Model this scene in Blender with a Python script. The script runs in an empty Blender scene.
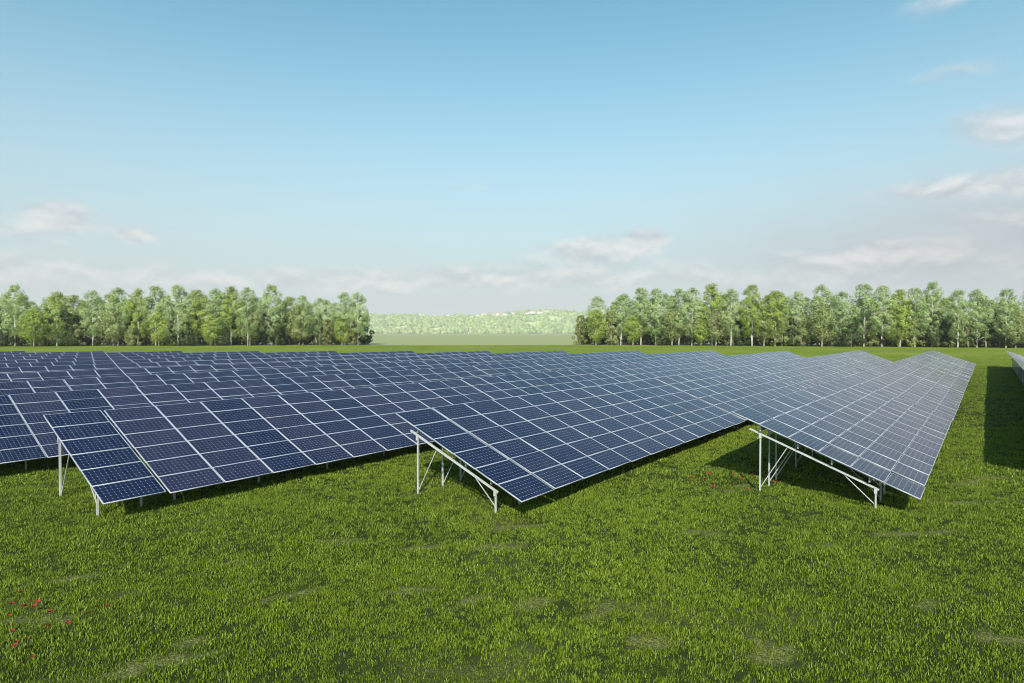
import bpy, bmesh, math, random
import numpy as np
from mathutils import Vector, Matrix

random.seed(11)
rng = np.random.default_rng(7)
S = bpy.context.scene
COL = S.collection
R = math.radians

# ------------------------------------------------------------------ camera
CAM_H, FOC, YAW, PITCH = 5.598, 605.74, 0.667, 0.0139
cy_, sy_ = math.cos(YAW), math.sin(YAW)
FWD = Vector((-sy_, cy_, 0.0))
RGT = Vector((cy_, sy_, 0.0))
f3 = Vector((-sy_ * math.cos(PITCH), cy_ * math.cos(PITCH), -math.sin(PITCH)))
u3 = RGT.cross(f3)
cam = bpy.data.cameras.new('camera')
cam.sensor_width = 36.0
cam.lens = 36.0 * FOC / 1024.0
cam.clip_start, cam.clip_end = 0.1, 12000.0
cam_ob = bpy.data.objects.new('camera', cam)
COL.objects.link(cam_ob)
cam_ob.matrix_world = Matrix(((RGT.x, u3.x, -f3.x, 0), (RGT.y, u3.y, -f3.y, 0), (RGT.z, u3.z, -f3.z, CAM_H), (0, 0, 0, 1)))
S.camera = cam_ob

# ------------------------------------------------------------------ sky, sun, exposure
SUN = Vector((2.3, -3.5, 2.8)).normalized()
SUN_EL = math.asin(SUN.z)
SUN_ROT = math.atan2(SUN.x, SUN.y)
SKY_STRENGTH, SUN_STRENGTH, EXPOSURE = 0.12, 4.9, 0.45
S.view_settings.view_transform = 'Standard'
S.view_settings.look = 'None'
S.view_settings.exposure = EXPOSURE
S.view_settings.gamma = 1.0
S.view_settings.use_curve_mapping = False
S.cycles.filter_width = 1.0

world = bpy.data.worlds.new('World')
S.world = world
world.use_nodes = True
WN, WL = world.node_tree.nodes, world.node_tree.links


class NT:
    """small node-tree helper"""
    def __init__(s, nt): s.nt = nt
    def n(s, t, **kw):
        x = s.nt.nodes.new(t)
        for k, v in kw.items(): setattr(x, k, v)
        return x
    def link(s, a, b): s.nt.links.new(a, b)
    def put(s, sock, v):
        if hasattr(v, 'links'): s.nt.links.new(v, sock)
        elif v is not None: sock.default_value = v
    def m(s, op, a, b=None, c=None, clamp=False):
        x = s.n('ShaderNodeMath', operation=op, use_clamp=clamp)
        s.put(x.inputs[0], a); s.put(x.inputs[1], b); s.put(x.inputs[2], c)
        return x.outputs[0]
    def vm(s, op, a, b=None, out=0):
        x = s.n('ShaderNodeVectorMath', operation=op)
        s.put(x.inputs[0], a); s.put(x.inputs[1], b)
        return x.outputs[out]
    def mix(s, f, a, b, blend='MIX'):
        x = s.n('ShaderNodeMix', data_type='RGBA', blend_type=blend)
        s.put(x.inputs[0], f); s.put(x.inputs[6], a); s.put(x.inputs[7], b)
        return x.outputs[2]
    def ramp(s, v, lo, hi, a=0.0, b=1.0):
        x = s.n('ShaderNodeMapRange', interpolation_type='SMOOTHSTEP')
        s.put(x.inputs[0], v); x.inputs[1].default_value = lo; x.inputs[2].default_value = hi
        x.inputs[3].default_value = a; x.inputs[4].default_value = b
        return x.outputs[0]
    def noise(s, vec, scale, detail=4, rough=0.55, dist=0.0, out=0):
        x = s.n('ShaderNodeTexNoise')
        if vec is not None: s.put(x.inputs['Vector'], vec)
        x.inputs['Scale'].default_value = scale; x.inputs['Detail'].default_value = detail
        x.inputs['Roughness'].default_value = rough; x.inputs['Distortion'].default_value = dist
        return x.outputs[out]


def build_world():
    t = NT(world.node_tree)
    bg = WN['Background']
    sky = t.n('ShaderNodeTexSky', sky_type='NISHITA')
    sky.sun_disc = False
    sky.sun_elevation = SUN_EL
    sky.sun_rotation = SUN_ROT
    sky.altitude = 100.0
    sky.air_density, sky.dust_density, sky.ozone_density = 1.0, 1.0, 1.6
    g = t.n('ShaderNodeTexCoord').outputs['Generated']
    fx = t.vm('DOT_PRODUCT', g, tuple(RGT), 1)
    fz = t.vm('DOT_PRODUCT', g, tuple(FWD), 1)
    az = t.m('MULTIPLY', t.m('ARCTAN2', fx, fz), 57.2958)            # degrees, 0 = middle of the field
    sep = t.n('ShaderNodeSeparateXYZ'); t.link(g, sep.inputs[0])
    el = t.m('MULTIPLY', t.m('ARCSINE', sep.outputs[2]), 57.2958)
    # cloud deck noise in (azimuth, elevation), stretched along the horizon
    cmb = t.n('ShaderNodeCombineXYZ')
    t.put(cmb.inputs[0], t.m('MULTIPLY', az, 0.20)); t.put(cmb.inputs[1], t.m('MULTIPLY', el, 0.40))
    n1 = t.noise(cmb.outputs[0], 1.0, 7, 0.55, 0.3)
    cmb2 = t.n('ShaderNodeCombineXYZ')
    t.put(cmb2.inputs[0], t.m('MULTIPLY', az, 0.20)); t.put(cmb2.inputs[1], t.m('MULTIPLY_ADD', el, 0.40, 0.24))
    n2 = t.noise(cmb2.outputs[0], 1.0, 4, 0.55, 0.3)

    def blob(a0, e0, ra, re):
        da = t.m('DIVIDE', t.m('SUBTRACT', az, a0), ra)
        de = t.m('DIVIDE', t.m('SUBTRACT', el, e0), re)
        q = t.m('ADD', t.m('MULTIPLY', da, da), t.m('MULTIPLY', de, de))
        return t.m('EXPONENT', t.m('MULTIPLY', q, -1.0))
    cover = None
    for a0, e0, ra, re, w in CLOUDS:
        b = t.m('MULTIPLY', blob(a0, e0, ra, re), w)
        cover = b if cover is None else t.m('ADD', cover, b)
    dens = t.m('ADD', cover, t.m('MULTIPLY', t.m('SUBTRACT', n1, 0.5), 1.7))
    mask = t.ramp(dens, 0.05, 1.05)
    mask = t.m('MULTIPLY', mask, t.ramp(cover, 0.06, 0.45))
    # sun-facing tops are pale and warm, the rest grey blue
    lit = t.ramp(t.m('SUBTRACT', n1, n2), -0.17, 0.17)
    k = 1.0 / SKY_STRENGTH
    dark = tuple(c * k for c in (0.37, 0.40, 0.435)) + (1,)
    lite = tuple(c * k for c in (0.66, 0.63, 0.615)) + (1,)
    ccol = t.mix(lit, dark, lite)
    # clear air: physical sky, whitening into the far haze near the horizon
    tint = t.mix(1.0, sky.outputs[0], SKY_TINT, 'MULTIPLY')
    hz = t.ramp(el, -2.0, 29.0, 0.98, 0.0)
    base = t.mix(hz, tint, tuple(c * k for c in (0.42, 0.43, 0.45)) + (1,))
    # a broad soft bank low on the right
    base = t.mix(t.m('MULTIPLY', blob(42, 6.2, 22, 5.0), t.ramp(n2, .25, .75, .75, 1.0)), base, tuple(c * k for c in (0.365, 0.385, 0.415)) + (1,))
    col = t.mix(t.m('MULTIPLY', mask, 0.68), base, ccol)
    t.link(col, bg.inputs[0])
    bg.inputs[1].default_value = SKY_STRENGTH


SKY_TINT = (0.93, 1.36, 1.13, 1)
# azimuth, elevation, half widths (degrees), weight
CLOUDS = [(-36.8, 8.9, 2.2, 1.1, 1.5), (-41, 7.4, 7, 1.3, .5), (-31.8, 7.9, 1.5, .7, 1.1), (-40, 4.6, 3, 1.0, .7), (-30, 4.6, 14, 1.5, .62),
          (8.0, 7.8, 5.5, 1.1, 1.2), (12.3, 8.7, 2.0, .9, 1.5), (3, 5.2, 12, 1.5, .85), (39, 10.9, 8, 1.0, 1.1), (38.5, 8.3, 3, .7, .9), (31, 6.6, 5, .8, .6),
          (39.5, 14.8, 4.0, 1.5, 1.0), (36, 19, 4, 1.0, .45), (35, 24, 3, 1.2, .42), (30, 5, 16, 2.0, .6), (-4, 13.5, 6, .5, .35),
          (-13, 4.8, 9, 1.2, .65), (70, 12, 20, 5, .6), (110, 18, 25, 8, .5), (-80, 14, 20, 6, .55), (60, 35, 12, 6, .5), (20, 50, 18, 5, .35), (-30, 42, 12, 4, .3)]
build_world()

sun = bpy.data.lights.new('sun', 'SUN')
sun.energy = SUN_STRENGTH
sun.angle = R(0.5)
sun.color = (1.0, 0.94, 0.84)
sun_ob = bpy.data.objects.new('sun', sun)
COL.objects.link(sun_ob)
sun_ob.rotation_euler = (-SUN).to_track_quat('-Z', 'Y').to_euler()

# ------------------------------------------------------------------ helpers


def tag(o, label=None, cat=None, group=None, kind=None):
    if label: o['label'] = label
    if cat: o['category'] = cat
    if group: o['group'] = group
    if kind: o['kind'] = kind
    return o


def empty(name, loc, rz=0.0):
    o = bpy.data.objects.new(name, None)
    o.empty_display_size = 0.3
    o.location = loc
    o.rotation_euler = (0, 0, rz)
    COL.objects.link(o)
    return o


def link(name, mesh, parent=None, loc=(0, 0, 0)):
    o = bpy.data.objects.new(name, mesh)
    o.location = loc
    COL.objects.link(o)
    if parent is not None: o.parent = parent
    return o


def mesh_np(name, verts, faces, mats, attrs=None, mat_idx=None, smooth=False, uv=None):
    """mesh from arrays; faces is an (n, k) int array; attrs = {name: per-face floats}"""
    me = bpy.data.meshes.new(name)
    verts = np.asarray(verts, np.float32); faces = np.asarray(faces, np.int32)
    n, k = faces.shape
    me.vertices.add(len(verts)); me.vertices.foreach_set('co', verts.ravel())
    me.loops.add(n * k); me.loops.foreach_set('vertex_index', faces.ravel())
    me.polygons.add(n)
    me.polygons.foreach_set('loop_start', np.arange(0, n * k, k, dtype=np.int32))
    me.polygons.foreach_set('loop_total', np.full(n, k, np.int32))
    for m in mats: me.materials.append(m)
    if mat_idx is not None: me.polygons.foreach_set('material_index', np.asarray(mat_idx, np.int32))
    if smooth: me.polygons.foreach_set('use_smooth', np.ones(n, bool))
    for a, v in (attrs or {}).items():
        at = me.attributes.new(a, 'FLOAT', 'FACE')
        at.data.foreach_set('value', np.asarray(v, np.float32))
    if uv is not None:
        l = me.uv_layers.new(name='UVMap')
        l.data.foreach_set('uv', np.asarray(uv, np.float32).ravel())
    me.update(calc_edges=True)
    me.validate()
    return me


def bm_mesh(name, bm, mats, smooth=False):
    bmesh.ops.recalc_face_normals(bm, faces=bm.faces)
    me = bpy.data.meshes.new(name)
    bm.to_mesh(me); bm.free()
    for m in mats: me.materials.append(m)
    if smooth: me.polygons.foreach_set('use_smooth', np.ones(len(me.polygons), bool))
    return me


def bar(bm, p0, p1, w, h, up=Vector((0, 0, 1)), mat=0):
    """box-section beam between two points"""
    p0, p1 = Vector(p0), Vector(p1)
    d = (p1 - p0).normalized()
    s = d.cross(up)
    if s.length < 1e-4: s = d.cross(Vector((1, 0, 0)))
    s.normalize(); v = s.cross(d)
    q = []
    for p in (p0, p1):
        for a, b in ((-1, -1), (1, -1), (1, 1), (-1, 1)):
            q.append(bm.verts.new(p + s * (a * w / 2) + v * (b * h / 2)))
    fs = [(0, 1, 2, 3), (7, 6, 5, 4)] + [(i, i + 4, (i + 1) % 4 + 4, (i + 1) % 4) for i in range(4)]
    for f in fs:
        x = bm.faces.new([q[i] for i in f]); x.material_index = mat


def tube(bm, pts, rad, n=7, mat=0):
    rings = []
    for i, p in enumerate(pts):
        p = Vector(p)
        a = Vector(pts[max(i - 1, 0)]); b = Vector(pts[min(i + 1, len(pts) - 1)])
        d = (b - a).normalized()
        s = d.cross(Vector((0, 0, 1)))
        if s.length < 1e-3: s = d.cross(Vector((1, 0, 0)))
        s.normalize(); v = s.cross(d)
        rings.append([bm.verts.new(p + (s * math.cos(k * 2 * math.pi / n) + v * math.sin(k * 2 * math.pi / n)) * rad[i]) for k in range(n)])
    for a, b in zip(rings, rings[1:]):
        for k in range(n):
            x = bm.faces.new((a[k], a[(k + 1) % n], b[(k + 1) % n], b[k])); x.material_index = mat
    bm.faces.new(rings[0][::-1]); bm.faces.new(rings[-1])


def project(p):
    d = Vector(p) - Vector((0, 0, CAM_H))
    z = d.dot(f3)
    return (512 + FOC * d.dot(RGT) / max(z, 1e-3), 341.5 - FOC * d.dot(u3) / max(z, 1e-3), z)


def on_ground(u, depth, z=0.0):
    """ground point at a given bearing and distance along the view axis"""
    p = FWD * depth + RGT * ((u - 512) / FOC * depth)
    return Vector((p.x, p.y, z))


def pix_ground(u, v):
    d = f3 * FOC + RGT * (u - 512) - u3 * (v - 341.5)
    t = -CAM_H / d.z
    return Vector((d.x * t, d.y * t, 0))


# ------------------------------------------------------------------ materials


def new_mat(name):
    m = bpy.data.materials.new(name)
    m.use_nodes = True
    t = NT(m.node_tree)
    return m, t, m.node_tree.nodes['Principled BSDF']


def mat_metal(name, col, rough=0.45, metallic=0.0):
    m, t, b = new_mat(name)
    pos = t.n('ShaderNodeNewGeometry').outputs['Position']
    n = t.noise(pos, 3.0, 4, 0.6)
    c = t.mix(t.ramp(n, 0.35, 0.75), tuple(x * 0.86 for x in col) + (1,), tuple(col) + (1,))
    t.link(c, b.inputs['Base Color'])
    t.put(b.inputs['Roughness'], t.ramp(n, 0.3, 0.7, rough - 0.08, rough + 0.1))
    b.inputs['Metallic'].default_value = metallic
    return m


M_STEEL = mat_metal('galvanised_steel', (0.47, 0.49, 0.49), 0.45, 0.1)
M_FRAME = mat_metal('anodised_frame', (0.36, 0.38, 0.43), 0.40, 0.0)
M_BACK = mat_metal('backsheet', (0.5, 0.5, 0.5), 0.7, 0.0)


def mat_cells():
    m, t, b = new_mat('solar_cells')
    uv = t.n('ShaderNodeUVMap').outputs[0]
    sp = t.n('ShaderNodeSeparateXYZ'); t.link(uv, sp.inputs[0])
    fu = t.m('FRACT', sp.outputs[0]); fv = t.m('FRACT', sp.outputs[1])     # one unit = one cell
    au = t.m('ABSOLUTE', t.m('SUBTRACT', fu, 0.5)); av = t.m('ABSOLUTE', t.m('SUBTRACT', fv, 0.5))
    line = t.m('MAXIMUM', t.m('GREATER_THAN', au, 0.49), t.m('GREATER_THAN', av, 0.49))
    dia = t.m('GREATER_THAN', t.m('ADD', au, av), 0.89)
    bus = t.m('LESS_THAN', t.m('ABSOLUTE', t.m('SUBTRACT', t.m('FRACT', t.m('MULTIPLY', fv, 3.0)), 0.5)), 0.035)
    tone = t.n('ShaderNodeAttribute', attribute_name='tone').outputs['Fac']
    cell = t.n('ShaderNodeTexWhiteNoise', noise_dimensions='2D')
    t.link(t.vm('FLOOR', uv), cell.inputs['Vector'])
    pos = t.n('ShaderNodeNewGeometry').outputs['Position']
    soil = t.noise(pos, 0.9, 5, 0.6)
    oi = t.n('ShaderNodeObjectInfo').outputs['Random']
    sx = t.n('ShaderNodeCombineXYZ'); t.put(sx.inputs[0], t.m('MULTIPLY', sp.outputs[0], 1.6)); t.put(sx.inputs[1], t.m('MULTIPLY', sp.outputs[1], .12)); t.put(sx.inputs[2], t.m('MULTIPLY', oi, 60.0))
    streak = t.noise(sx.outputs[0], 1.0, 4, 0.65)
    a = t.mix(tone, (0.002, 0.007, 0.030, 1), (0.015, 0.016, 0.042, 1))
    a = t.mix(t.m('MULTIPLY', cell.outputs[0], 0.30), a, (0.010, 0.018, 0.048, 1))
    a = t.mix(t.m('MULTIPLY', bus, 0.12), a, (0.30, 0.33, 0.46, 1))
    a = t.mix(t.m('MULTIPLY', line, 0.42), a, (0.34, 0.39, 0.58, 1))
    a = t.mix(t.m('MULTIPLY', dia, 0.55), a, (0.50, 0.56, 0.74, 1))
    a = t.mix(t.m('MULTIPLY', t.ramp(soil, 0.45, 0.8), 0.022), a, (0.30, 0.28, 0.25, 1))     # thin dust film
    a = t.mix(t.m('MULTIPLY', t.ramp(streak, .5, .8), .07), a, (0.30, 0.29, 0.28, 1))      # rain streaks
    t.link(a, b.inputs['Base Color'])
    t.put(b.inputs['Roughness'], t.ramp(soil, 0.3, 0.75, 0.10, 0.24))
    b.inputs['IOR'].default_value = 1.22          # anti-reflective solar glass
    b.inputs['Specular IOR Level'].default_value = 0.5
    bump = t.n('ShaderNodeBump'); bump.inputs['Strength'].default_value = 0.03; bump.inputs['Distance'].default_value = 0.02
    t.link(t.noise(pos, 7.0, 2, 0.5), bump.inputs['Height'])
    t.link(bump.outputs[0], b.inputs['Normal'])
    return m


M_CELLS = mat_cells()


def mat_leaf(name, a, bcol, back=0.36):
    """two leaf colours mixed per clump and per tree, a little light through the leaf"""
    m, t, b = new_mat(name)
    tone = t.n('ShaderNodeAttribute', attribute_name='tone').outputs['Fac']
    rnd = t.n('ShaderNodeObjectInfo').outputs['Random']
    f = t.m('ADD', t.m('MULTIPLY', tone, 0.8), t.m('MULTIPLY', rnd, 0.35), clamp=True)
    c = t.mix(f, tuple(a) + (1,), tuple(bcol) + (1,))
    t.link(c, b.inputs['Base Color'])
    b.inputs['Roughness'].default_value = 0.55
    b.inputs['Specular IOR Level'].default_value = 0.25
    tr = t.n('ShaderNodeBsdfTranslucent')
    t.link(t.mix(1.0, c, (1.1, 1.15, 0.6, 1), 'MULTIPLY'), tr.inputs[0])
    mx = t.n('ShaderNodeMixShader'); mx.inputs[0].default_value = back
    t.link(b.outputs[0], mx.inputs[1]); t.link(tr.outputs[0], mx.inputs[2])
    t.link(mx.outputs[0], m.node_tree.nodes['Material Output'].inputs['Surface'])
    return m


def mat_bark(name, a, bcol, scale):
    m, t, b = new_mat(name)
    pos = t.n('ShaderNodeTexCoord').outputs['Object']
    st = t.vm('MULTIPLY', pos, (1.0, 1.0, 2.2))
    n = t.noise(st, scale, 4, 0.6)
    t.link(t.mix(t.ramp(n, 0.48, 0.62), tuple(a) + (1,), tuple(bcol) + (1,)), b.inputs['Base Color'])
    b.inputs['Roughness'].default_value = 0.85
    return m


M_BARK_W = mat_bark('pale_bark', (0.62, 0.60, 0.54), (0.30, 0.28, 0.24), 1.6)
M_BARK_B = mat_bark('brown_bark', (0.42, 0.36, 0.28), (0.22, 0.18, 0.13), 2.5)
M_LEAF = {
    'pale': mat_leaf('pale_leaves', (0.250, 0.350, 0.125), (0.470, 0.550, 0.290)),
    'fresh': mat_leaf('fresh_leaves', (0.220, 0.315, 0.040), (0.430, 0.490, 0.130)),
    'olive': mat_leaf('olive_leaves', (0.190, 0.250, 0.070), (0.370, 0.400, 0.180)),
    'dark': mat_leaf('dark_and_shaded_leaves', (0.035, 0.060, 0.016), (0.075, 0.105, 0.030), 0.15),  # dark green bushes; on back rows the wood's inner shade put into leaf colour
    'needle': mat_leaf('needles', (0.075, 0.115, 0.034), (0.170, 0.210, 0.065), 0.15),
    'russet': mat_leaf('russet_leaves', (0.120, 0.135, 0.030), (0.220, 0.225, 0.070), 0.2),
}

# ------------------------------------------------------------------ ground: one sheet from the camera to the horizon
PATCH = [(140, 668, 1.1, .30), (300, 590, .9, .16), (45, 583, 1.2, .18), (30, 620, .9, .18), (500, 547, .6, .22), (537, 601, .45, .18),
         (700, 531, .5, .3), (768, 650, .45, .45), (740, 489, .9, .35), (410, 590, .6, .15),
         (960, 503, 1.6, .25), (905, 535, 1.2, .2), (650, 640, .5, .25), (420, 545, .5, .2), (230, 560, .8, .15),
         (520, 525, .9, .25), (600, 612, .45, .25), (925, 610, .4, .2), (980, 480, 1.6, .3), (470, 600, .4, .2), (830, 545, .5, .15),
         (1010, 640, .5, .2), (200, 640, .6, .12), (345, 540, .5, .15)]
PATCH_W = []
for u, v, a, b in PATCH:
    p = pix_ground(u, v)
    PATCH_W.append((p.dot(RGT), p.dot(FWD), a, b, rng.uniform(-.2, .75)))


def vnoise(x, y, seed=0):
    """smooth value noise on arrays"""
    xi, yi = np.floor(x).astype(np.int64), np.floor(y).astype(np.int64)
    fx, fy = x - xi, y - yi
    fx = fx * fx * (3 - 2 * fx); fy = fy * fy * (3 - 2 * fy)
    def h(i, j):
        k = (i * 374761393 + j * 668265263 + seed * 1442695041) & 0xffffffff
        k = ((k ^ (k >> 13)) * 1274126177) & 0xffffffff
        return ((k ^ (k >> 16)) & 0xffff) / 65535.0
    return (h(xi, yi) * (1 - fx) + h(xi + 1, yi) * fx) * (1 - fy) + (h(xi, yi + 1) * (1 - fx) + h(xi + 1, yi + 1) * fx) * fy


def bare(l, d):
    """0 = full sward, 1 = thin dry patch; l = sideways, d = forward of the camera"""
    out = np.zeros_like(l)
    wob = (vnoise(l * 1.6, d * 3.6, 5) - .5) * 3.0 + (vnoise(l * 5, d * 9, 6) - .5) * 2.2 + .15
    for pl, pd, a, b, rot in PATCH_W:
        c, s = math.cos(rot), math.sin(rot)
        x = ((l - pl) * c + (d - pd) * s) / a / .95; y = (-(l - pl) * s + (d - pd) * c) / b / .85
        out = np.maximum(out, np.clip(1.35 - (x * x + y * y) * .8 + wob, 0, 1) * np.exp(-(x * x + y * y) * .16))
    big = np.clip((vnoise(l * .35 + 9, d * .5, 3) * .6 + vnoise(l * 1.1, d * 1.6, 4) * .4 - .66) * 3.2, 0, .45)
    return np.maximum(out * .74, big * .6)


def height(l, d):
    z = (vnoise(l * .22, d * .3, 1) - .5) * .10 + (vnoise(l * .8, d * 1.0, 2) - .5) * .10 + (vnoise(l * 2.2, d * 2.6, 8) - .5) * .05
    return z * np.clip(1.3 - d / 130.0, 0, 1)


def mat_ground():
    m, t, b = new_mat('meadow')
    pos = t.n('ShaderNodeNewGeometry').outputs['Position']
    br = t.n('ShaderNodeAttribute', attribute_name='bare').outputs['Fac']
    far = t.n('ShaderNodeAttribute', attribute_name='sward').outputs['Fac']
    n1 = t.noise(pos, 0.16, 5, 0.6); n2 = t.noise(pos, 5.0, 4, 0.65); n3 = t.noise(pos, 0.035, 4, 0.55)
    soil = t.mix(n2, (0.013, 0.021, 0.004, 1), (0.034, 0.050, 0.010, 1))  # near-black: shade in the gaps between blades is put into the soil colour
    n4 = t.noise(pos, 26.0, 4, 0.7)
    thin = t.mix(t.ramp(n4, .42, .66), (0.070, 0.090, 0.020, 1), (0.330, 0.305, 0.120, 1))
    near = t.mix(t.m('MULTIPLY', br, t.ramp(n2, .3, .6, .6, 1.0)), soil, thin)
    gr = t.mix(t.ramp(n1, .3, .7), (0.115, 0.168, 0.012, 1), (0.165, 0.210, 0.019, 1))
    gr = t.mix(t.m('MULTIPLY', t.ramp(n3, .4, .7), .6), gr, (0.230, 0.260, 0.036, 1))
    gr = t.mix(t.m('MULTIPLY', t.ramp(n2, .35, .75), .45), gr, (0.060, 0.090, 0.012, 1))
    t.link(t.mix(far, near, gr), b.inputs['Base Color'])
    b.inputs['Roughness'].default_value = 0.95
    b.inputs['Specular IOR Level'].default_value = 0.1
    bump = t.n('ShaderNodeBump'); bump.inputs['Strength'].default_value = 0.7; bump.inputs['Distance'].default_value = 0.12
    t.link(t.noise(pos, 3.0, 5, 0.7), bump.inputs['Height']); t.link(bump.outputs[0], b.inputs['Normal'])
    return m


FIELD_EDGE = 276.0
HORIZON = 7200.0


def axis(parts):
    out = [np.arange(a, b, s) for a, b, s in parts]
    return np.concatenate(out)


def build_ground():
    gd = np.concatenate([axis([(-60, 6, 4), (6, 38, .2), (38, 70, .5), (70, 150, 2.5), (150, 290, 14)]), np.geomspace(290, HORIZON, 16)])
    half = np.concatenate([axis([(0, 24, .25), (24, 60, .8), (60, 180, 6)]), np.geomspace(180, HORIZON, 18)])
    gl = np.concatenate([-half[:0:-1], half])
    gd = np.concatenate([-np.geomspace(HORIZON, 60, 10)[:-1], gd])
    L, D = np.meshgrid(gl, gd)
    Z = height(L, D)
    V = np.stack([L * RGT.x + D * FWD.x, L * RGT.y + D * FWD.y, Z], -1).reshape(-1, 3)
    ny, nx = L.shape
    i = (np.arange(ny - 1)[:, None] * nx + np.arange(nx - 1)[None]).ravel()
    F = np.stack([i, i + 1, i + nx + 1, i + nx], 1)
    me = mesh_np('ground', V, F, [mat_ground()], smooth=True)
    for name, val in (('bare', bare(L, D)), ('sward', np.clip((D - 45) / 85.0, 0, 1) * np.ones_like(L))):
        at = me.attributes.new(name, 'FLOAT', 'POINT')
        at.data.foreach_set('value', val.ravel().astype(np.float32))
    tag(link('ground', me), kind='structure')
    # pale field beyond the trees
    m, t, b = new_mat('dry_field')
    pos = t.n('ShaderNodeNewGeometry').outputs['Position']
    n = t.noise(t.vm('MULTIPLY', pos, (0.01, 0.03, 1)), 1.0, 5, 0.6)
    t.link(t.mix(n, (0.230, 0.250, 0.090, 1), (0.260, 0.275, 0.110, 1)), b.inputs['Base Color'])
    b.inputs['Roughness'].default_value = 0.95
    ls = np.concatenate([np.linspace(-1900, 1900, 150)]); ds = np.concatenate([[FIELD_EDGE], np.geomspace(300, 5200, 16)])
    L, D = np.meshgrid(ls, ds)
    D = D + np.where(D < 280, (vnoise(L * .05, L * 0, 12) - .5) * 2.0, 0)
    V = np.stack([L * RGT.x + D * FWD.x, L * RGT.y + D * FWD.y, np.full_like(L, .03)], -1).reshape(-1, 3)
    ny, nx = L.shape
    i = (np.arange(ny - 1)[:, None] * nx + np.arange(nx - 1)[None]).ravel()
    tag(link('field', mesh_np('field', V, np.stack([i, i + 1, i + nx + 1, i + nx], 1), [m])), kind='structure')


build_ground()

HK = 2.2
# ------------------------------------------------------------------ far hills, woods on them, houses


def hill_z(l, d):
    l, d = l / HK, d / HK
    crest = 74 + 9 * np.sin(l * .006 + 1.0) + 12 * (vnoise(l * .006 + 3, l * 0, 21) - .5) + 9 * (vnoise(l * .02, l * 0, 22) - .5)
    f = np.clip((d - 2250) / 420.0, 0, 1); f = f * f * (3 - 2 * f)
    return crest * f * np.clip((3150 - d) / 300.0, 0, 1) * HK


def build_hills():
    ls = np.arange(-1500, 1300, 20.0) * HK; ds = np.arange(2240, 3170, 20.0) * HK
    L, D = np.meshgrid(ls, ds)
    V = np.stack([L * RGT.x + D * FWD.x, L * RGT.y + D * FWD.y, hill_z(L, D) - .5], -1).reshape(-1, 3)
    ny, nx = L.shape
    i = (np.arange(ny - 1)[:, None] * nx + np.arange(nx - 1)[None]).ravel()
    m, t, b = new_mat('hill_grass')
    pos = t.n('ShaderNodeNewGeometry').outputs['Position']
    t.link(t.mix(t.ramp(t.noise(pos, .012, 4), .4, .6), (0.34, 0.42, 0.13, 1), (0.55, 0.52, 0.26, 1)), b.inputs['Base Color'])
    b.inputs['Roughness'].default_value = 0.95
    tag(link('hills', mesh_np('hills', V, np.stack([i, i + 1, i + nx + 1, i + nx], 1), [m], smooth=True)), kind='structure')
    # woodland on the slope reads as one mass: lumpy crowns
    bm = bmesh.new(); bmesh.ops.create_icosphere(bm, subdivisions=2, radius=1.0)
    bv = np.array([v.co[:] for v in bm.verts]); bf = np.array([[v.index for v in f.verts] for f in bm.faces]); bm.free()
    N = 9000
    l = rng.uniform(-1300, 1050, N); d = 2240 + 470 * rng.uniform(0, 1, N) ** .8
    keep = vnoise(l * .011, d * .02, 31) + .35 * vnoise(l * .05, d * .05, 32) > .50
    l, d = l[keep] * HK, d[keep] * HK; N = len(l)
    r = rng.uniform(5, 10.5, N) * HK * .9; hgt = r * rng.uniform(.8, 1.5, N)
    z = hill_z(l, d)
    c = np.stack([l * RGT.x + d * FWD.x, l * RGT.y + d * FWD.y, z + hgt * .6], -1)
    jit = 1 + rng.uniform(-.25, .25, (N, len(bv), 1))
    V = c[:, None] + bv[None] * jit * np.stack([r, r, hgt], -1)[:, None]
    F = (bf[None] + (np.arange(N) * len(bv))[:, None, None]).reshape(-1, 3)
    tone = np.repeat(np.clip(rng.normal(.5, .3, N), 0, 1), len(bf))
    tag(link('woods', mesh_np('woods', V.reshape(-1, 3), F, [mat_leaf('ridge_leaves', (0.09, 0.19, 0.03), (0.46, 0.54, 0.18))], {'tone': tone})), 'far pale green woodland covering the hazy ridge', 'woods', kind='stuff')


build_hills()

# ------------------------------------------------------------------ solar tables
TH = 0.3672; CT, ST = math.cos(TH), math.sin(TH)
ZL, SLOPE, NM = 0.643, 6.0, 6
PITCHW = 1.7496
MW, MH, MT = 1.728, 0.984, 0.04           # one panel: along the row, up the slope, thickness
TABLE_COLS = [1, 11, 11, 11, 11, 11]
ROWX0, ROWDX = -7.1561, 9.27
# local table frame: x = down the slope (horizontal), y = along the row; s measured down the slope from the high edge


def on_slope(s, y, off=0.0):
    """point at slope distance s, `off` along the panel normal (negative = below)"""
    return Vector((s * CT + off * ST, y, ZL + (SLOPE - s) * ST + off * CT))


FB, FE = 0.014, 0.025                     # frame face widths: long sides, short sides


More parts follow.
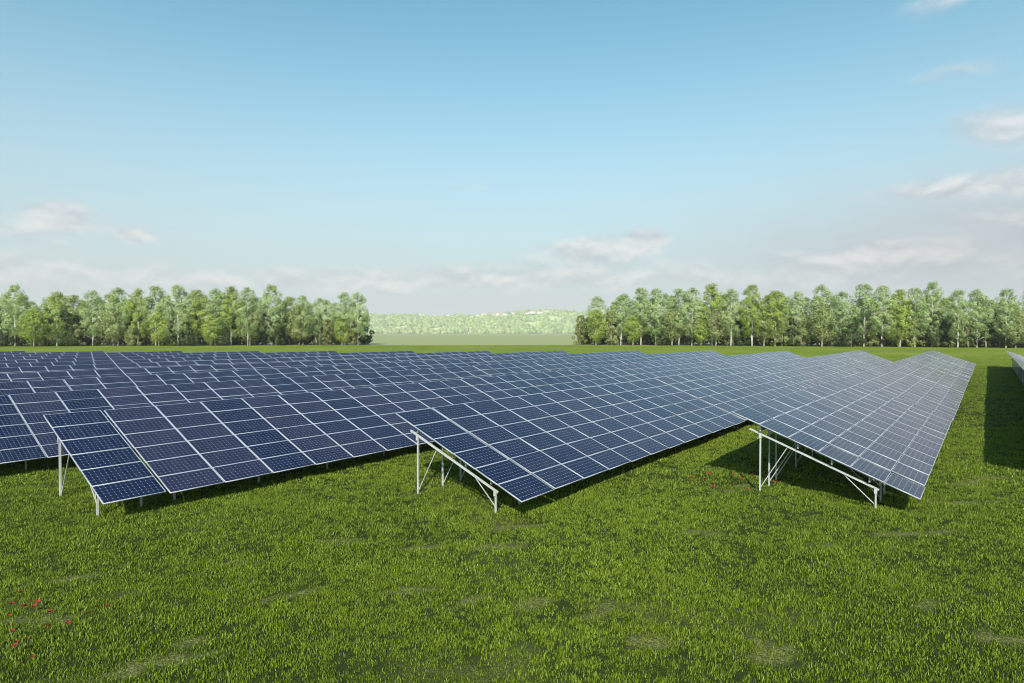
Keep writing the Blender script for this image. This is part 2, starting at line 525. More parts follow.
def module_arrays(y0, s0, tone, arrs):
    """glass + frame of one panel in slope space (s, y, normal)"""
    gv, gf, gu, gt, fv, ff = arrs
    a, b = s0 + (1.0 - MH) / 2, s0 + (1.0 + MH) / 2
    c, d = y0 + (PITCHW - MW) / 2, y0 + (PITCHW + MW) / 2
    i0 = len(gv)
    q = [(a + FB, c + FE), (b - FB, c + FE), (b - FB, d - FE), (a + FB, d - FE)]
    gv += [(s, y, -.004) for s, y in q]
    gf.append([i0, i0 + 1, i0 + 2, i0 + 3]); gt.append(tone)
    mu, mv = 0.06, 0.05
    gu += [(-mu, -mv), (-mu, 6 + mv), (12 + mu, 6 + mv), (12 + mu, -mv)]
    j = len(fv)
    o = [(a, c), (b, c), (b, d), (a, d)]
    fv += [(s, y, 0) for s, y in o] + [(s, y, 0) for s, y in q] + [(s, y, -MT) for s, y in o] + [(s, y, -.012) for s, y in q]
    for k in range(4):
        k2 = (k + 1) % 4
        ff += [[j + k, j + k2, j + 4 + k2, j + 4 + k], [j + k2, j + k, j + 8 + k, j + 8 + k2], [j + 4 + k, j + 4 + k2, j + 12 + k2, j + 12 + k]]
    ff.append([j + 11, j + 10, j + 9, j + 8])


def slope_to_local(v):
    return [tuple(on_slope(s, y, n)) for s, y, n in v]


def module_meshes(name, cells, tone):
    """(glass mesh, frame mesh) covering the (column, row) cells given; origin at the cells' own middle"""
    arrs = ([], [], [], [], [], [])
    for k, (cx, cr) in enumerate(cells):
        module_arrays(cx * PITCHW, cr * 1.0, tone, arrs)
    gv, gf, gu, gt, fv, ff = arrs
    nb = [len(ff) // len(cells)] * len(cells)
    per = len(ff) // len(cells)
    idx = np.array([1 if (i % per) == per - 1 else 0 for i in range(len(ff))])
    org = np.array(on_slope(0, 0, 0))
    G = mesh_np(name + '_glass', np.array(slope_to_local(gv)) - org, np.array(gf)[:, ::-1] if False else gf, [M_CELLS], {'tone': gt}, uv=gu)
    Fm = mesh_np(name + '_frame', np.array(slope_to_local(fv)) - org, ff, [M_FRAME, M_BACK], mat_idx=idx)
    return G, Fm


def joined(name, G, Fm):
    bm = bmesh.new()
    bm.from_mesh(G); n = len(bm.faces)
    bm.from_mesh(Fm)
    bm.faces.ensure_lookup_table()
    for f in list(bm.faces)[n:]: f.material_index += 1
    me = bpy.data.meshes.new(name); bm.to_mesh(me); bm.free()
    for m in (M_CELLS, M_FRAME, M_BACK): me.materials.append(m)
    return me


TONES = [0.0, .05, .12, .35, .55, .7, .85, 1.0]
ONE = [module_meshes('panel', [(0, 0)], t) for t in TONES]                       # one panel
ONE_J = [joined('solar_panel', *g) for g in ONE]
SIX = [joined('panel_strip', *module_meshes('strip', [(0, r) for r in range(NM)], t)) for t in TONES]   # one column of six

S_REAR, S_FRONT, R_OFF = 0.952, 4.71, -0.37


def post_mesh(s):
    bm = bmesh.new()
    top = on_slope(s - R_OFF * ST / CT, 0, R_OFF)
    bar(bm, (top.x, 0, -.25), (top.x, 0, top.z + .02), .044, .062, Vector((0, 1, 0)))
    bar(bm, (top.x, -.055, top.z - .16), (top.x, -.055, top.z + .03), .09, .010, Vector((0, 1, 0)))   # head plate
    return bm_mesh('post', bm, [M_STEEL])


def brace_mesh(s_post, s_raf):
    bm = bmesh.new()
    x = on_slope(s_post, 0, 0).x
    bar(bm, (x, .036, .16), on_slope(s_raf, .036, R_OFF - .03), .018, .026)
    return bm_mesh('brace', bm, [M_STEEL])


def rafter_mesh():
    bm = bmesh.new()
    bar(bm, on_slope(.70, 0, R_OFF), on_slope(4.95, 0, R_OFF), .04, .07)
    return bm_mesh('rafter', bm, [M_STEEL])


P_REAR, P_FRONT, RAFTER = post_mesh(S_REAR), post_mesh(S_FRONT), rafter_mesh()
B_REAR, B_FRONT = brace_mesh(S_REAR, 2.05), brace_mesh(S_FRONT, 3.85)


def purlin_mesh(length):
    bm = bmesh.new()
    bar(bm, on_slope(0, .20, -.16) - on_slope(0, 0, 0), on_slope(0, length - .20, -.16) - on_slope(0, 0, 0), .05, .19)
    return bm_mesh('purlin', bm, [M_STEEL])


PURLIN_S = [1.05, 2.35, 3.45, 4.6]
ORD = 'first second third fourth fifth sixth seventh eighth ninth tenth eleventh twelfth thirteenth fourteenth fifteenth sixteenth seventeenth eighteenth nineteenth twentieth twenty-first twenty-second twenty-third twenty-fourth'.split()
stats = {'tables': 0, 'objects': 0}


def child(name, mesh, parent, loc, rot=None):
    o = bpy.data.objects.new(name, mesh)
    o.location = loc
    if rot: o.rotation_euler = rot
    o.parent = parent
    COL.objects.link(o)
    stats['objects'] += 1
    return o


PUR = {n: purlin_mesh(n * PITCHW) for n in (1, 11)}
gen = random.Random(5)


def rack_frame(t, y, zoff):
    """one cross frame of a table: two posts, a rafter, two braces"""
    child('post', P_REAR, t, (0, y, 0)); child('post', P_FRONT, t, (0, y, 0))
    child('rafter', RAFTER, t, (0, y, 0))
    child('brace', B_REAR, t, (0, y, 0)); child('brace', B_FRONT, t, (0, y, 0))


def merged_rack(ys, n):
    bm = bmesh.new()
    for y in ys:
        for me in (P_REAR, P_FRONT, RAFTER, B_REAR, B_FRONT):
            k = len(bm.verts); bm.from_mesh(me); bm.verts.ensure_lookup_table()
            bmesh.ops.translate(bm, verts=bm.verts[k:], vec=(0, y, 0))
    for s in PURLIN_S:
        k = len(bm.verts); bm.from_mesh(PUR[n]); bm.verts.ensure_lookup_table()
        bmesh.ops.translate(bm, verts=bm.verts[k:], vec=on_slope(s, 0, 0))
    me = bpy.data.meshes.new('rack'); bm.to_mesh(me); bm.free()
    me.materials.append(M_STEEL)
    return me


RACKS = {}


def table(row, k, x, y, z, n, label, inset, first_extra, near):
    """row, k only choose the random look; n columns of six panels"""
    t = empty('solar_table', (x, y, z))
    tag(t, label, 'solar table', 'rows of solar tables standing on the meadow')
    stats['tables'] += 1
    t.rotation_euler = (gen.gauss(0, .0011), gen.gauss(0, .0045), 0)
    ys = [inset, 1.46] if n == 1 else [first_extra + 2.98 * i for i in range(7)]
    mid = Vector((x + 2.8, y + n * PITCHW / 2, 1.5))
    dep = project(mid)[2]
    c0 = on_slope(0, 0, 0)
    drop = 0.0
    for c in range(n):
        g = gen.Random if False else gen
        tone = g.choices(range(len(TONES)), (2, 2, 2, 3, 4, 4, 3, 3))[0]
        if near and n == 1: tone = 0
        tilt = g.gauss(0, .004)
        cd = project((x + 2.8, y + (c + .5) * PITCHW, 1.5))[2]
        vis = -60 < project((x + 2.8, y + (c + .5) * PITCHW, 1.5))[0] < 1300
        if cd < 62 and vis and row != 0:
            for r in range(NM):
                tn = max(0, min(len(TONES) - 1, tone + g.choice((-1, 0, 0, 0, 1))))
                loc = c0 + Vector((r * CT, c * PITCHW, -r * ST))
                rot = (g.gauss(0, .0025), tilt + g.gauss(0, .002), 0)
                if cd < 33:
                    p = child('solar_panel', ONE[tn][0], t, loc, rot)
                    child('panel_frame', ONE[tn][1], p, (0, 0, 0))
                else:
                    child('solar_panel', ONE_J[tn], t, loc, rot)
        else:
            child('panel_strip', SIX[tone], t, c0 + Vector((0, c * PITCHW, 0)), (0, tilt, 0))
    if dep < 70 and row <= 4 and row != 0 or (row == 0 and k < 0):
        for yy in ys: rack_frame(t, yy, 0)
        for s in PURLIN_S: child('purlin', PUR[n], t, on_slope(s, 0, 0))
    else:
        key = (n, round(ys[0], 2))
        if key not in RACKS: RACKS[key] = merged_rack(ys, n)
        child('rack', RACKS[key], t, (0, 0, 0))
    return t


def build_rows():
    near_y = {0: 29.4, 1: 21.69, 2: 14.196, 3: 6.402}
    xs = {0: 2.10, 1: -7.156, 2: -16.413, 3: -25.752}
    for row in range(0, 16):
        x = xs.get(row, -25.752 - 9.30 * (row - 3)) if row > 3 else xs[row]
        y = near_y[row] if row <= 3 else 6.402 - 7.72 * (row - 3)
        gap0 = .09 if row == 3 else .03
        if row > 3: gap0 = gen.choice((.03, .06, .09))
        inset = {1: .34}.get(row, .25)
        zrow = {3: -.03, 1: .02}.get(row, 0.0)
        for k, n in enumerate(TABLE_COLS):
            length = n * PITCHW
            pts = [project(p) for p in ((x, y, 2.8), (x, y + length, 2.8), (x + 5.6, y, .65), (x + 5.6, y + length, .65), (x + 2.8, y + length / 2, 1.5))]
            seen = any(-120 < q[0] < 1150 and q[2] > 4 for q in pts) or row == 0
            if seen:
                place = ORD[row] + ' row from the right'
                if row <= 3:
                    if k == 0: lab = {1: 'narrow one-column solar table', 2: 'narrow one-column solar table', 3: 'dark one-column solar table'}.get(row, 'narrow one-column solar table') + ', near end of the ' + place
                    else: lab = ORD[k] + ' solar table from the near end, ' + place
                else:
                    lab = ORD[5 - k] + ' solar table from the far end, ' + place
                dz = zrow + gen.uniform(-.015, .015)
                if row == 3: dz = zrow + (0 if k == 0 else -.015 + gen.uniform(-.01, .01))
                table(row, k, x, y, dz, n, lab, inset, .63, k == 0)
            y += length + (gap0 if k == 0 else .03)


build_rows()
print('tables', stats)

# ------------------------------------------------------------------ trees


def leaf_cards(centres, radii, counts, size, tones, seed, droop=0.0):
    """many small bent leaf sprays scattered through the given clumps"""
    g = np.random.default_rng(seed)
    Vs, Ts = [], []
    mid = np.mean(np.asarray(centres), 0)
    for c, r, n, tn in zip(centres, radii, counts, tones):
        d = g.normal(size=(n, 3)); d /= np.linalg.norm(d, axis=1)[:, None]
        p = np.asarray(c) + d * (g.uniform(.35, 1.0, (n, 1)) ** .6) * np.asarray(r)
        nrm = d * 1.0 + (np.asarray(c) - mid) / 5.0 + g.normal(size=(n, 3)) * .38 + np.array([0, 0, .2]); nrm /= np.linalg.norm(nrm, axis=1)[:, None]
        t1 = np.cross(nrm, g.normal(size=(n, 3))); t1 /= np.linalg.norm(t1, axis=1)[:, None]
        t2 = np.cross(nrm, t1)
        s = size * g.uniform(.6, 1.35, (n, 1))
        Vs.append(np.stack([p - t1 * s * .5, p + t2 * s * .32 + nrm * s * .08, p + t1 * s * .5, p - t2 * s * .32 - nrm * s * .05], 1).reshape(-1, 3))
        Ts.append(np.clip(tn + g.normal(0, .16, n), 0, 1))
    V = np.concatenate(Vs); T = np.concatenate(Ts)
    F = np.arange(len(V)).reshape(-1, 4)
    return V, F, T


def clumps(g, H, z0, rad, n, shape):
    cs, rs = [], []
    for i in range(n):
        f = (i + g.uniform(0, 1)) / n
        z = z0 + (H - z0) * f
        if shape == 'tall': w = rad * (.60 + .42 * math.sin(math.pi * min(1, f * .9 + .1))) * (1.0 if f < .6 else math.sqrt(max(.03, 1 - ((f - .6) / .42) ** 2)))
        elif shape == 'round': w = rad * math.sqrt(max(.08, 1 - (2 * f - .95) ** 2)) * .95
        elif shape == 'bush': w = rad * (1.0 - .72 * f ** 1.3)
        else: w = rad * (1.02 - f)
        a = g.uniform(0, 2 * math.pi); q = math.sqrt(g.uniform(0.02, 1)) * w
        r = {'tall': g.uniform(.85, 1.5), 'round': g.uniform(1.1, 1.9), 'bush': g.uniform(.9, 1.5), 'cone': g.uniform(.6, 1.1)}[shape]
        r *= rad / 4.5 if shape != 'tall' else 1.0
        cs.append((q * math.cos(a), q * math.sin(a), min(z, H - r * .55))); rs.append((r, r, r * g.uniform(.75, 1.2)))
    return cs, rs


def proto(kind, seed):
    """returns (trunk mesh, crown mesh, height)"""
    g = random.Random(seed)
    if kind == 'tall': H, z0, rad, n, per, size, leaf, bark, tr = 24, 4.4, 5.0, 104, 58, .52, 'pale', M_BARK_W, .34
    elif kind == 'tall_fresh': H, z0, rad, n, per, size, leaf, bark, tr = 24, 4.0, 5.1, 120, 60, .52, 'fresh', M_BARK_W, .32
    elif kind == 'round': H, z0, rad, n, per, size, leaf, bark, tr = 14, 2.4, 4.9, 60, 70, .52, 'olive', M_BARK_B, .34
    elif kind == 'round_green': H, z0, rad, n, per, size, leaf, bark, tr = 14, 2.0, 4.7, 60, 70, .52, 'fresh', M_BARK_B, .30
    elif kind == 'bush': H, z0, rad, n, per, size, leaf, bark, tr = 11, .6, 3.6, 48, 64, .50, 'olive', M_BARK_B, .20
    elif kind == 'bush_dark': H, z0, rad, n, per, size, leaf, bark, tr = 11, .5, 4.2, 52, 64, .60, 'dark', M_BARK_B, .22
    elif kind == 'russet': H, z0, rad, n, per, size, leaf, bark, tr = 11, .6, 3.2, 44, 60, .5, 'russet', M_BARK_B, .20
    else: H, z0, rad, n, per, size, leaf, bark, tr = 15, .8, 3.4, 70, 46, .48, 'needle', M_BARK_B, .24
    shape = {'tall': 'tall', 'tall_fresh': 'tall', 'round': 'round', 'round_green': 'round', 'bush': 'bush', 'bush_dark': 'bush', 'russet': 'bush'}.get(kind, 'cone')
    cs, rs = clumps(g, H, z0, rad, n, shape)
    tones = [min(1, max(0, g.gauss(.5, .26))) for _ in cs]
    V, F, T = leaf_cards(cs, rs, [int(per * g.uniform(.5, 1.3)) for _ in cs], size, tones, seed)
    crown = mesh_np('crown', V, F, [M_LEAF[leaf]], {'tone': T})
    bm = bmesh.new()
    lean = [Vector((g.gauss(0, .13) * i / 4, g.gauss(0, .13) * i / 4, H * .92 * i / 6)) for i in range(7)]
    tube(bm, lean, [tr * (1.25 if i == 0 else 1 - i / 6.6) for i in range(7)], 8)
    limbs = sorted(range(len(cs)), key=lambda i: g.random())[:26 if shape == 'tall' else 12]
    for i in limbs:
        c = Vector(cs[i])
        zb = max(H * .12, c.z - g.uniform(1.5, 4.0)); q = zb / (H * .92) * 6; k = min(5, int(q))
        b = lean[k].lerp(lean[k + 1], q - k)
        mid = b.lerp(c, .5) + Vector((0, 0, .4))
        tube(bm, [b, mid, c], [tr * .27, tr * .17, tr * .06], 5)
    return bm_mesh('trunk', bm, [bark], True), crown, H


PROTO = {k: [proto(k, 100 + 17 * i + 3 * j) for j in range(nv)] for i, (k, nv) in enumerate((('tall', 5), ('tall_fresh', 3), ('round', 2), ('round_green', 2), ('bush', 2), ('bush_dark', 2), ('russet', 1), ('conifer', 2)))}
TREE_NAME = {'tall': 'tall_tree', 'tall_fresh': 'tall_tree', 'round': 'broad_tree', 'round_green': 'broad_tree', 'bush': 'bushy_tree', 'bush_dark': 'bushy_tree', 'russet': 'bushy_tree', 'conifer': 'conifer'}
LOOK = {'tall': 'tall pale tree with a whitish trunk', 'tall_fresh': 'tall bright green tree', 'round': 'broad olive green tree', 'round_green': 'rounded fresh green tree',
        'bush': 'low bushy olive tree', 'bush_dark': 'low bushy dark green tree', 'russet': 'low brownish bushy tree', 'conifer': 'dark conical evergreen tree'}
tg = random.Random(3)
count_tree = {}


def line_depth(u):
    """distance of the wood's edge along the view axis"""
    return 250 + 30 * u / 370 if u < 460 else 285 - 58 * (u - 580) / 430


def tree(kind, u, top, dd=0.0, wide=1.0, label=None, group=None):
    d = line_depth(u) + dd
    base = on_ground(u, d)
    mesh_t, mesh_c, H = tg.choice(PROTO[kind])
    v_base = 341.5 - FOC * ((0 - CAM_H) * math.cos(PITCH) - d * -0 + d * math.sin(PITCH)) / d
    h = (v_base - top) / FOC * d
    sc = h / H
    t = empty(TREE_NAME[kind], base, tg.uniform(0, 6.28))
    if group is None:
        side = 'left' if u < 460 else 'right'
        i = count_tree[(kind, side)] = count_tree.get((kind, side), 0) + 1
        label = LOOK[kind] + ', ' + ORD[i - 1] + ' such from the left, ' + side + ' tree line'
        group = 'trees of the ' + side + ' tree line'
    tag(t, label, 'tree', group)
    wsc = sc ** .75 * wide
    for nm, me in (('trunk', mesh_t), ('crown', mesh_c)):
        o = link(nm, me, t); o.scale = (wsc, wsc, sc)
    return t


TALL_L = [15, 57, 93, 118, 138, 156, 178, 197, 215, 231, 248, 272, 303, 326, 345, 358]
TOP_L = [285, 292, 291, 288, 289, 286, 285, 290, 289, 287, 288, 285, 296, 300, 293, 293]
TALL_R = [597, 621, 641, 656, 679, 692, 712, 731, 752, 775, 797, 822, 841, 864, 882, 900, 915, 932, 958, 977, 1006, 1032, 1058]
TOP_R = [297, 296, 288, 289, 289, 288, 284, 289, 285, 291, 292, 285, 292, 284, 286, 290, 288, 282, 290, 290, 289, 290, 287]
LOW_L = [('bush_dark', 4, 316), ('round_green', 34, 309), ('bush', 46, 318), ('bush_dark', 66, 312), ('bush', 76, 325), ('round', 113, 310), ('bush', 132, 326), ('round_green', 159, 313),
         ('bush', 171, 333), ('conifer', 196, 314), ('round_green', 211, 314), ('bush_dark', 222, 322), ('round', 250, 309), ('bush_dark', 276, 318), ('round', 299, 306), ('conifer', 320, 314),
         ('russet', 327, 320), ('round_green', 342, 317), ('russet', 353, 321), ('bush_dark', 186, 322)]
LOW_R = [('russet', 580, 315), ('round_green', 596, 310), ('bush', 611, 314), ('round_green', 633, 316), ('conifer', 657, 322), ('round', 672, 309), ('bush_dark', 664, 320), ('round_green', 701, 319), ('round', 716, 307),
         ('bush', 733, 322), ('bush_dark', 745, 321), ('round', 764, 305), ('bush', 782, 313), ('bush_dark', 790, 318), ('bush', 801, 322), ('round', 822, 304), ('bush', 834, 325), ('bush_dark', 851, 318),
         ('bush', 870, 320), ('round_green', 898, 305), ('bush', 914, 318), ('bush_dark', 938, 312), ('bush', 957, 318), ('conifer', 968, 318), ('conifer', 986, 310), ('bush_dark', 1000, 312),
         ('round', 1016, 312), ('conifer', 1030, 315)]


def build_trees():
    fresh_l, fresh_r = {57, 138, 197, 231}, {712, 752, 775, 900}
    for u, top in list(zip(TALL_L, TOP_L)) + list(zip(TALL_R, TOP_R)):
        tree('tall_fresh' if u in fresh_l or u in fresh_r else 'tall', u, top, tg.uniform(-1, 5) if top < 300 else 3, tg.uniform(.88, 1.12))
    for kind, u, top in LOW_L + LOW_R:
        tree(kind, u, top + tg.uniform(-1, 1), tg.uniform(-2, 4), tg.uniform(.9, 1.15))
    for side, a, b in (('left', -70, 360), ('right', 586, 1090)):
        u = a
        while u < b:
            near_edge = min(abs(u - 360), abs(u - 586)) < 25
            for dd, top, kinds in ((12, 318, ('bush_dark', 'bush_dark', 'conifer')), (17, 297, ('tall', 'tall', 'tall_fresh')), (24, 318, ('bush_dark', 'bush_dark'))):  # dark-leaved back bushes carry the shade inside the wood in their colour
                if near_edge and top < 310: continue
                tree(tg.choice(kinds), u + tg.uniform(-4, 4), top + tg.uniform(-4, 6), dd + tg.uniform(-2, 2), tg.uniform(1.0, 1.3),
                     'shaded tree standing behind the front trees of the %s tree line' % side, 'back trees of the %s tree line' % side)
            u += 13


build_trees()

# ------------------------------------------------------------------ houses on the far ridge
M_WALL = mat_metal('pale_render', (0.85, 0.83, 0.80), 0.8)
M_ROOF = mat_metal('clay_roof', (0.42, 0.30, 0.24), 0.8)


def house_meshes():
    bm = bmesh.new()
    w, l, h = 6, 11, 6
    v = [bm.verts.new(p) for p in ((-w, -l, -3), (w, -l, -3), (w, l, -3), (-w, l, -3), (-w, -l, h), (w, -l, h), (w, l, h), (-w, l, h), (0, -l, h + 4), (0, l, h + 4))]
    for f in ((0, 1, 5, 8, 4), (2, 3, 7, 9, 6), (1, 2, 6, 5), (3, 0, 4, 7)): bm.faces.new([v[i] for i in f])
    wall = bm_mesh('wall', bm, [M_WALL])
    bm = bmesh.new()
    for s in (-1, 1):
        bar(bm, (s * w * .53, -l - .6, h + 1.95), (s * w * .53, l + .6, h + 1.95), 8.0, .35, Vector((s * 4, 0, 6)).normalized())
    return wall, bm_mesh('roof', bm, [M_ROOF])


HW, HR = house_meshes()
for u, d in ((478, 2560), (484, 2590), (491, 2570), (498, 2600), (505, 2585), (512, 2610), (527, 2560), (532, 2600), (540, 2570), (546, 2590), (420, 2640), (447, 2650)):
    d *= HK
    l = (u - 512) / FOC * d
    p = on_ground(u, d, float(hill_z(np.array([l]), np.array([float(d)]))[0]) + 22)
    h = empty('house', p, tg.uniform(0, 3))
    tag(h, 'tiny pale house among the trees of the hazy far ridge', 'house', 'houses on the far ridge')
    link('wall', HW, h).scale = (2, 2, 2); link('roof', HR, h).scale = (2, 2, 2)

# ------------------------------------------------------------------ grass (uncountable: one object)


def mat_blade():
    m, t, b = new_mat('grass_blade')
    tone = t.n('ShaderNodeAttribute', attribute_name='tone').outputs['Fac']
    info = t.n('ShaderNodeObjectInfo')
    pos = t.n('ShaderNodeNewGeometry').outputs['Position']
    big = t.noise(pos, 0.22, 3, 0.6)
    c = t.mix(t.m('MINIMUM', tone, 1.0), (0.013, 0.036, 0.002, 1), (0.250, 0.335, 0.032, 1))
    c = t.mix(t.m('MULTIPLY', info.outputs['Random'], .50), c, (0.088, 0.138, 0.007, 1))
    c = t.mix(t.m('MULTIPLY', t.ramp(big, .4, .68), .45), c, (0.158, 0.214, 0.016, 1))
    c = t.mix(t.m('SUBTRACT', tone, 1.0, clamp=True), c, (0.34, 0.30, 0.12, 1))
    t.link(c, b.inputs['Base Color'])
    b.inputs['Roughness'].default_value = 0.5
    b.inputs['Specular IOR Level'].default_value = 0.25
    tr = t.n('ShaderNodeBsdfTranslucent'); t.link(t.mix(1.0, c, (1.1, 1.1, .5, 1), 'MULTIPLY'), tr.inputs[0])
    mx = t.n('ShaderNodeMixShader'); mx.inputs[0].default_value = 0.16
    t.link(b.outputs[0], mx.inputs[1]); t.link(tr.outputs[0], mx.inputs[2])
    t.link(mx.outputs[0], m.node_tree.nodes['Material Output'].inputs['Surface'])
    return m


M_BLADE = mat_blade()


def tuft(seed, n, h, spread, w):
    g = np.random.default_rng(seed)
    V, F, T = [], [], []
    for i in range(n):
        a = g.uniform(0, 6.28); q = spread * math.sqrt(g.uniform(0, 1))
        b = np.array([q * math.cos(a), q * math.sin(a), -.03])
        lean = g.uniform(.0, .30); la = g.uniform(0, 6.28)
        dr = np.array([math.cos(la), math.sin(la), 0])
        sd = np.array([-dr[1], dr[0], 0]) if g.random() < .5 else np.array([math.cos(a * 3), math.sin(a * 3), 0])
        hh = h * g.uniform(.55, 1.25)
        k = len(V); ww = w * g.uniform(.7, 1.3)
        m1 = b + np.array([0, 0, hh * .6]) + dr * hh * lean * .3
        tip = b + np.array([0, 0, hh]) + dr * hh * lean
        V += [b - sd * ww / 2, b + sd * ww / 2, m1 + sd * ww * .45, m1 - sd * ww * .45, tip + sd * ww * .06, tip - sd * ww * .06]
        F += [[k, k + 1, k + 2, k + 3], [k + 3, k + 2, k + 4, k + 5]]
        tn = float(np.clip(g.normal(.48, .38), 0, 1)) if g.random() > .03 else 1.6; T += [tn, tn]
    return mesh_np('tuft', V, F, [M_BLADE], {'tone': T})


def build_grass():
    tufts = [tuft(40 + i, 16, .076, .09, .0112) for i in range(6)]
    kids = bpy.data.collections.new('tufts')
    for i, me in enumerate(tufts):
        o = bpy.data.objects.new('tuft', me); kids.objects.link(o)
    P, SC = [], []
    for d0, d1, dens, s in ((7.5, 14, 150, 1.0), (14, 22, 100, 1.15), (22, 36, 50, 1.5), (36, 60, 14, 1.9), (60, 100, 5, 2.4), (100, 150, 1.6, 3.0)):
        wmax = 1.0 * d1 + 3
        n = int((d1 - d0) * 2 * wmax * dens)
        d = rng.uniform(d0, d1, n); l = rng.uniform(-wmax, wmax, n)
        ok = np.abs(l) < d * 0.95 + 3
        d, l = d[ok], l[ok]
        br = bare(l, d)
        ok = rng.uniform(0, 1, len(d)) > br * .74
        d, l, br = d[ok], l[ok], br[ok]
        P.append(np.stack([l * RGT.x + d * FWD.x, l * RGT.y + d * FWD.y, height(l, d)], -1))
        SC.append(s * rng.uniform(.65, 1.3, len(d)) * (1 - .55 * br) * (.50 + .50 * vnoise(l * .7, d * .9, 50) + .62 * vnoise(l * 2.4, d * 2.8, 51)))
    P = np.concatenate(P); SC = np.concatenate(SC)
    me = bpy.data.meshes.new('grass')
    me.vertices.add(len(P)); me.vertices.foreach_set('co', P.astype(np.float32).ravel())
    at = me.attributes.new('size', 'FLOAT_VECTOR', 'POINT')
    hgt = SC / np.maximum(1.0, SC) ** .55
    at.data.foreach_set('vector', np.stack([SC, SC, hgt], -1).astype(np.float32).ravel())
    at = me.attributes.new('turn', 'FLOAT_VECTOR', 'POINT')
    at.data.foreach_set('vector', np.stack([rng.normal(0, .1, len(P)), rng.normal(0, .1, len(P)), rng.uniform(0, 6.28, len(P))], -1).astype(np.float32).ravel())
    me.materials.append(M_BLADE)
    o = tag(link('grass', me), 'short dense green meadow grass under and around the solar tables', 'grass', kind='stuff')
    ng = bpy.data.node_groups.new('grass_scatter', 'GeometryNodeTree')
    ng.interface.new_socket('Geometry', in_out='INPUT', socket_type='NodeSocketGeometry')
    ng.interface.new_socket('Geometry', in_out='OUTPUT', socket_type='NodeSocketGeometry')
    n = ng.nodes; lk = ng.links
    gi, go = n.new('NodeGroupInput'), n.new('NodeGroupOutput')
    ip = n.new('GeometryNodeInstanceOnPoints')
    ci = n.new('GeometryNodeCollectionInfo'); ci.inputs['Collection'].default_value = kids
    ci.inputs['Separate Children'].default_value = True; ci.inputs['Reset Children'].default_value = True
    a1 = n.new('GeometryNodeInputNamedAttribute'); a1.data_type = 'FLOAT_VECTOR'; a1.inputs[0].default_value = 'size'
    a2 = n.new('GeometryNodeInputNamedAttribute'); a2.data_type = 'FLOAT_VECTOR'; a2.inputs[0].default_value = 'turn'
    rv = n.new('FunctionNodeRandomValue'); rv.data_type = 'INT'
    rv.inputs[4].default_value = 0; rv.inputs[5].default_value = 5
    lk.new(gi.outputs[0], ip.inputs['Points']); lk.new(ci.outputs[0], ip.inputs['Instance'])
    ip.inputs['Pick Instance'].default_value = True
    lk.new(rv.outputs[2], ip.inputs['Instance Index'])
    lk.new(a2.outputs[0], ip.inputs['Rotation']); lk.new(a1.outputs[0], ip.inputs['Scale'])
    lk.new(ip.outputs[0], go.inputs[0])
    md = o.modifiers.new('scatter', 'NODES'); md.node_group = ng
    print('grass tufts', len(P))


build_grass()

# ------------------------------------------------------------------ poppies


def mat_plain(name, col, rough=.6):
    m, t, b = new_mat(name)
    n = t.noise(t.n('ShaderNodeTexCoord').outputs['Object'], 30, 3)
    t.link(t.mix(n, tuple(c * .75 for c in col) + (1,), tuple(min(1, c * 1.2) for c in col) + (1,)), b.inputs['Base Color'])
    b.inputs['Roughness'].default_value = rough
    return m


M_RED, M_STEM, M_EYE = mat_plain('poppy_petal', (0.26, 0.012, 0.010), .9), mat_plain('poppy_stem', (0.07, 0.12, 0.03)), mat_plain('poppy_heart', (0.02, 0.015, 0.02))


def poppy_meshes():
    bm = bmesh.new()
    tube(bm, [(0, 0, -.02), (.01, 0, .12), (.012, .01, .215)], [.006, .005, .004], 5)
    stem = bm_mesh('stem', bm, [M_STEM])
    bm = bmesh.new()
    c = Vector((.012, .01, .215))
    for k in range(4):
        a0 = k * math.pi / 2
        rows = []
        for i in range(4):
            f = i / 3
            row = []
            for j in range(5):
                a = a0 + (j - 2) * .42 * (0.25 + .75 * math.sin(f * 2.2 + .3))
                r = .058 * f
                row.append(bm.verts.new(c + Vector((r * math.cos(a), r * math.sin(a), .045 * f ** .7 + .006 * (j % 2) * f + .004 * (k % 2)))))
            rows.append(row)
        for i in range(3):
            for j in range(4):
                try: bm.faces.new((rows[i][j], rows[i][j + 1], rows[i + 1][j + 1], rows[i + 1][j]))
                except ValueError: pass
    petals = bm_mesh('petals', bm, [M_RED], True)
    bm = bmesh.new(); bmesh.ops.create_icosphere(bm, subdivisions=2, radius=.013)
    bmesh.ops.translate(bm, verts=bm.verts, vec=c + Vector((0, 0, .014)))
    return stem, petals, bm_mesh('heart', bm, [M_EYE], True)


POP = poppy_meshes()


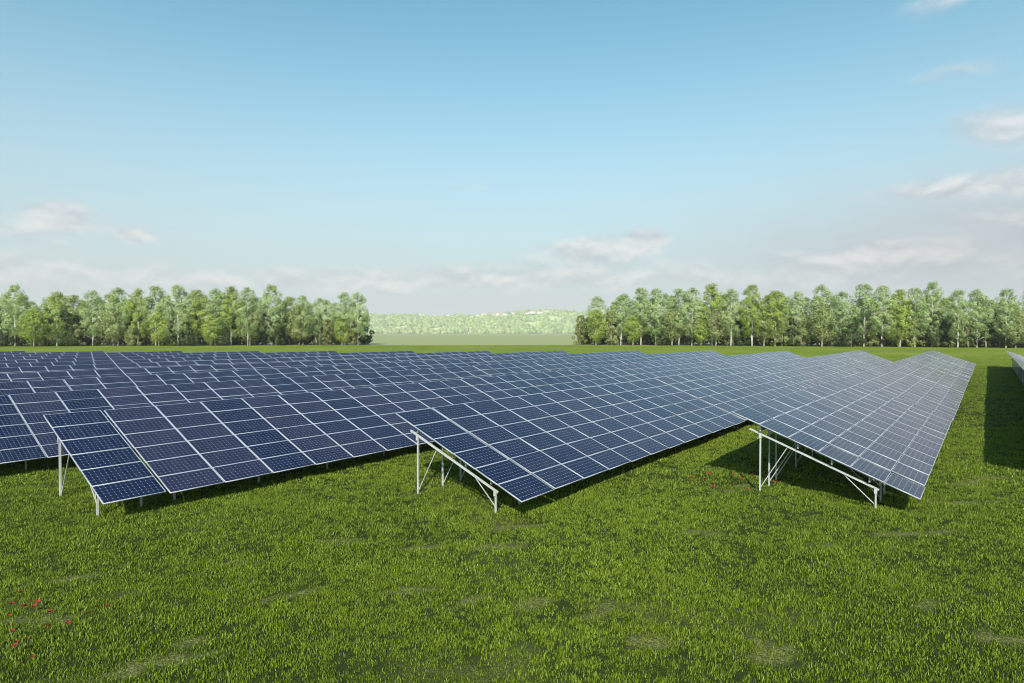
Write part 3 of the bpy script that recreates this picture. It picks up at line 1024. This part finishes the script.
def poppy(u, v, sc, label, group):
    p = pix_ground(u, v + 7)
    l, d = p.dot(RGT), p.dot(FWD)
    p.z = float(height(np.array([l]), np.array([d]))[0])
    t = empty('poppy', p, tg.uniform(0, 6))
    tag(t, label, 'flower', group)
    for nm, me in zip(('stem', 'petals', 'heart'), POP):
        o = link(nm, me, t); o.scale = (sc, sc, sc); o.rotation_euler = (tg.uniform(-.1, .5), tg.uniform(-.3, .3), 0)


for u, v, s in ((23, 595, 1.1), (28, 609, 1.15), (41, 599, .9), (54, 616, 1.15), (6, 618, .8), (63, 625, .8), (107, 606, .8), (20, 650, 1.0), (15, 645, .7), (25, 640, .6), (67, 622, .7), (36, 606, .9), (48, 628, .8), (8, 606, .9), (84, 612, .6), (30, 660, .8), (118, 600, .5), (12, 632, .7)):
    poppy(u, v, s * .85, 'red poppy flower in the grass at the lower left corner', 'poppies in the lower left grass')
for u, v, s in ((707, 475, .9), (697, 482, .8), (713, 488, .9), (738, 480, .95), (737, 484, .8), (750, 475, .7), (778, 482, .8), (665, 478, .7), (641, 482, .8), (726, 487, .8), (690, 476, .7), (703, 481, .9), (745, 488, .7), (732, 474, .7)):
    poppy(u, v, s * 1.35, 'faint red poppy in the grass between the second and third rows', 'poppies beside the second row')

# ------------------------------------------------------------------ haze
HAZE = 0.000095


def build_haze():
    bm = bmesh.new()
    e = HORIZON * 1.06
    bmesh.ops.create_cube(bm, size=1.0)
    me = bpy.data.meshes.new('haze')
    for v in bm.verts:
        p = RGT * (v.co.x * 2 * e) + FWD * (v.co.y * 2 * e)
        v.co = (p.x, p.y, 270 if v.co.z > 0 else -1.2)
    bm.to_mesh(me); bm.free()
    m = bpy.data.materials.new('haze'); m.use_nodes = True
    nt = m.node_tree
    nt.nodes.remove(nt.nodes['Principled BSDF'])
    pv = nt.nodes.new('ShaderNodeVolumePrincipled')
    pv.inputs['Color'].default_value = (0.98, 0.985, 0.99, 1)
    pv.inputs['Density'].default_value = HAZE
    nt.links.new(pv.outputs[0], nt.nodes['Material Output'].inputs['Volume'])
    me.materials.append(m)
    tag(link('haze', me), 'thin pale haze in the air over the meadow', 'haze', kind='stuff')


build_haze()
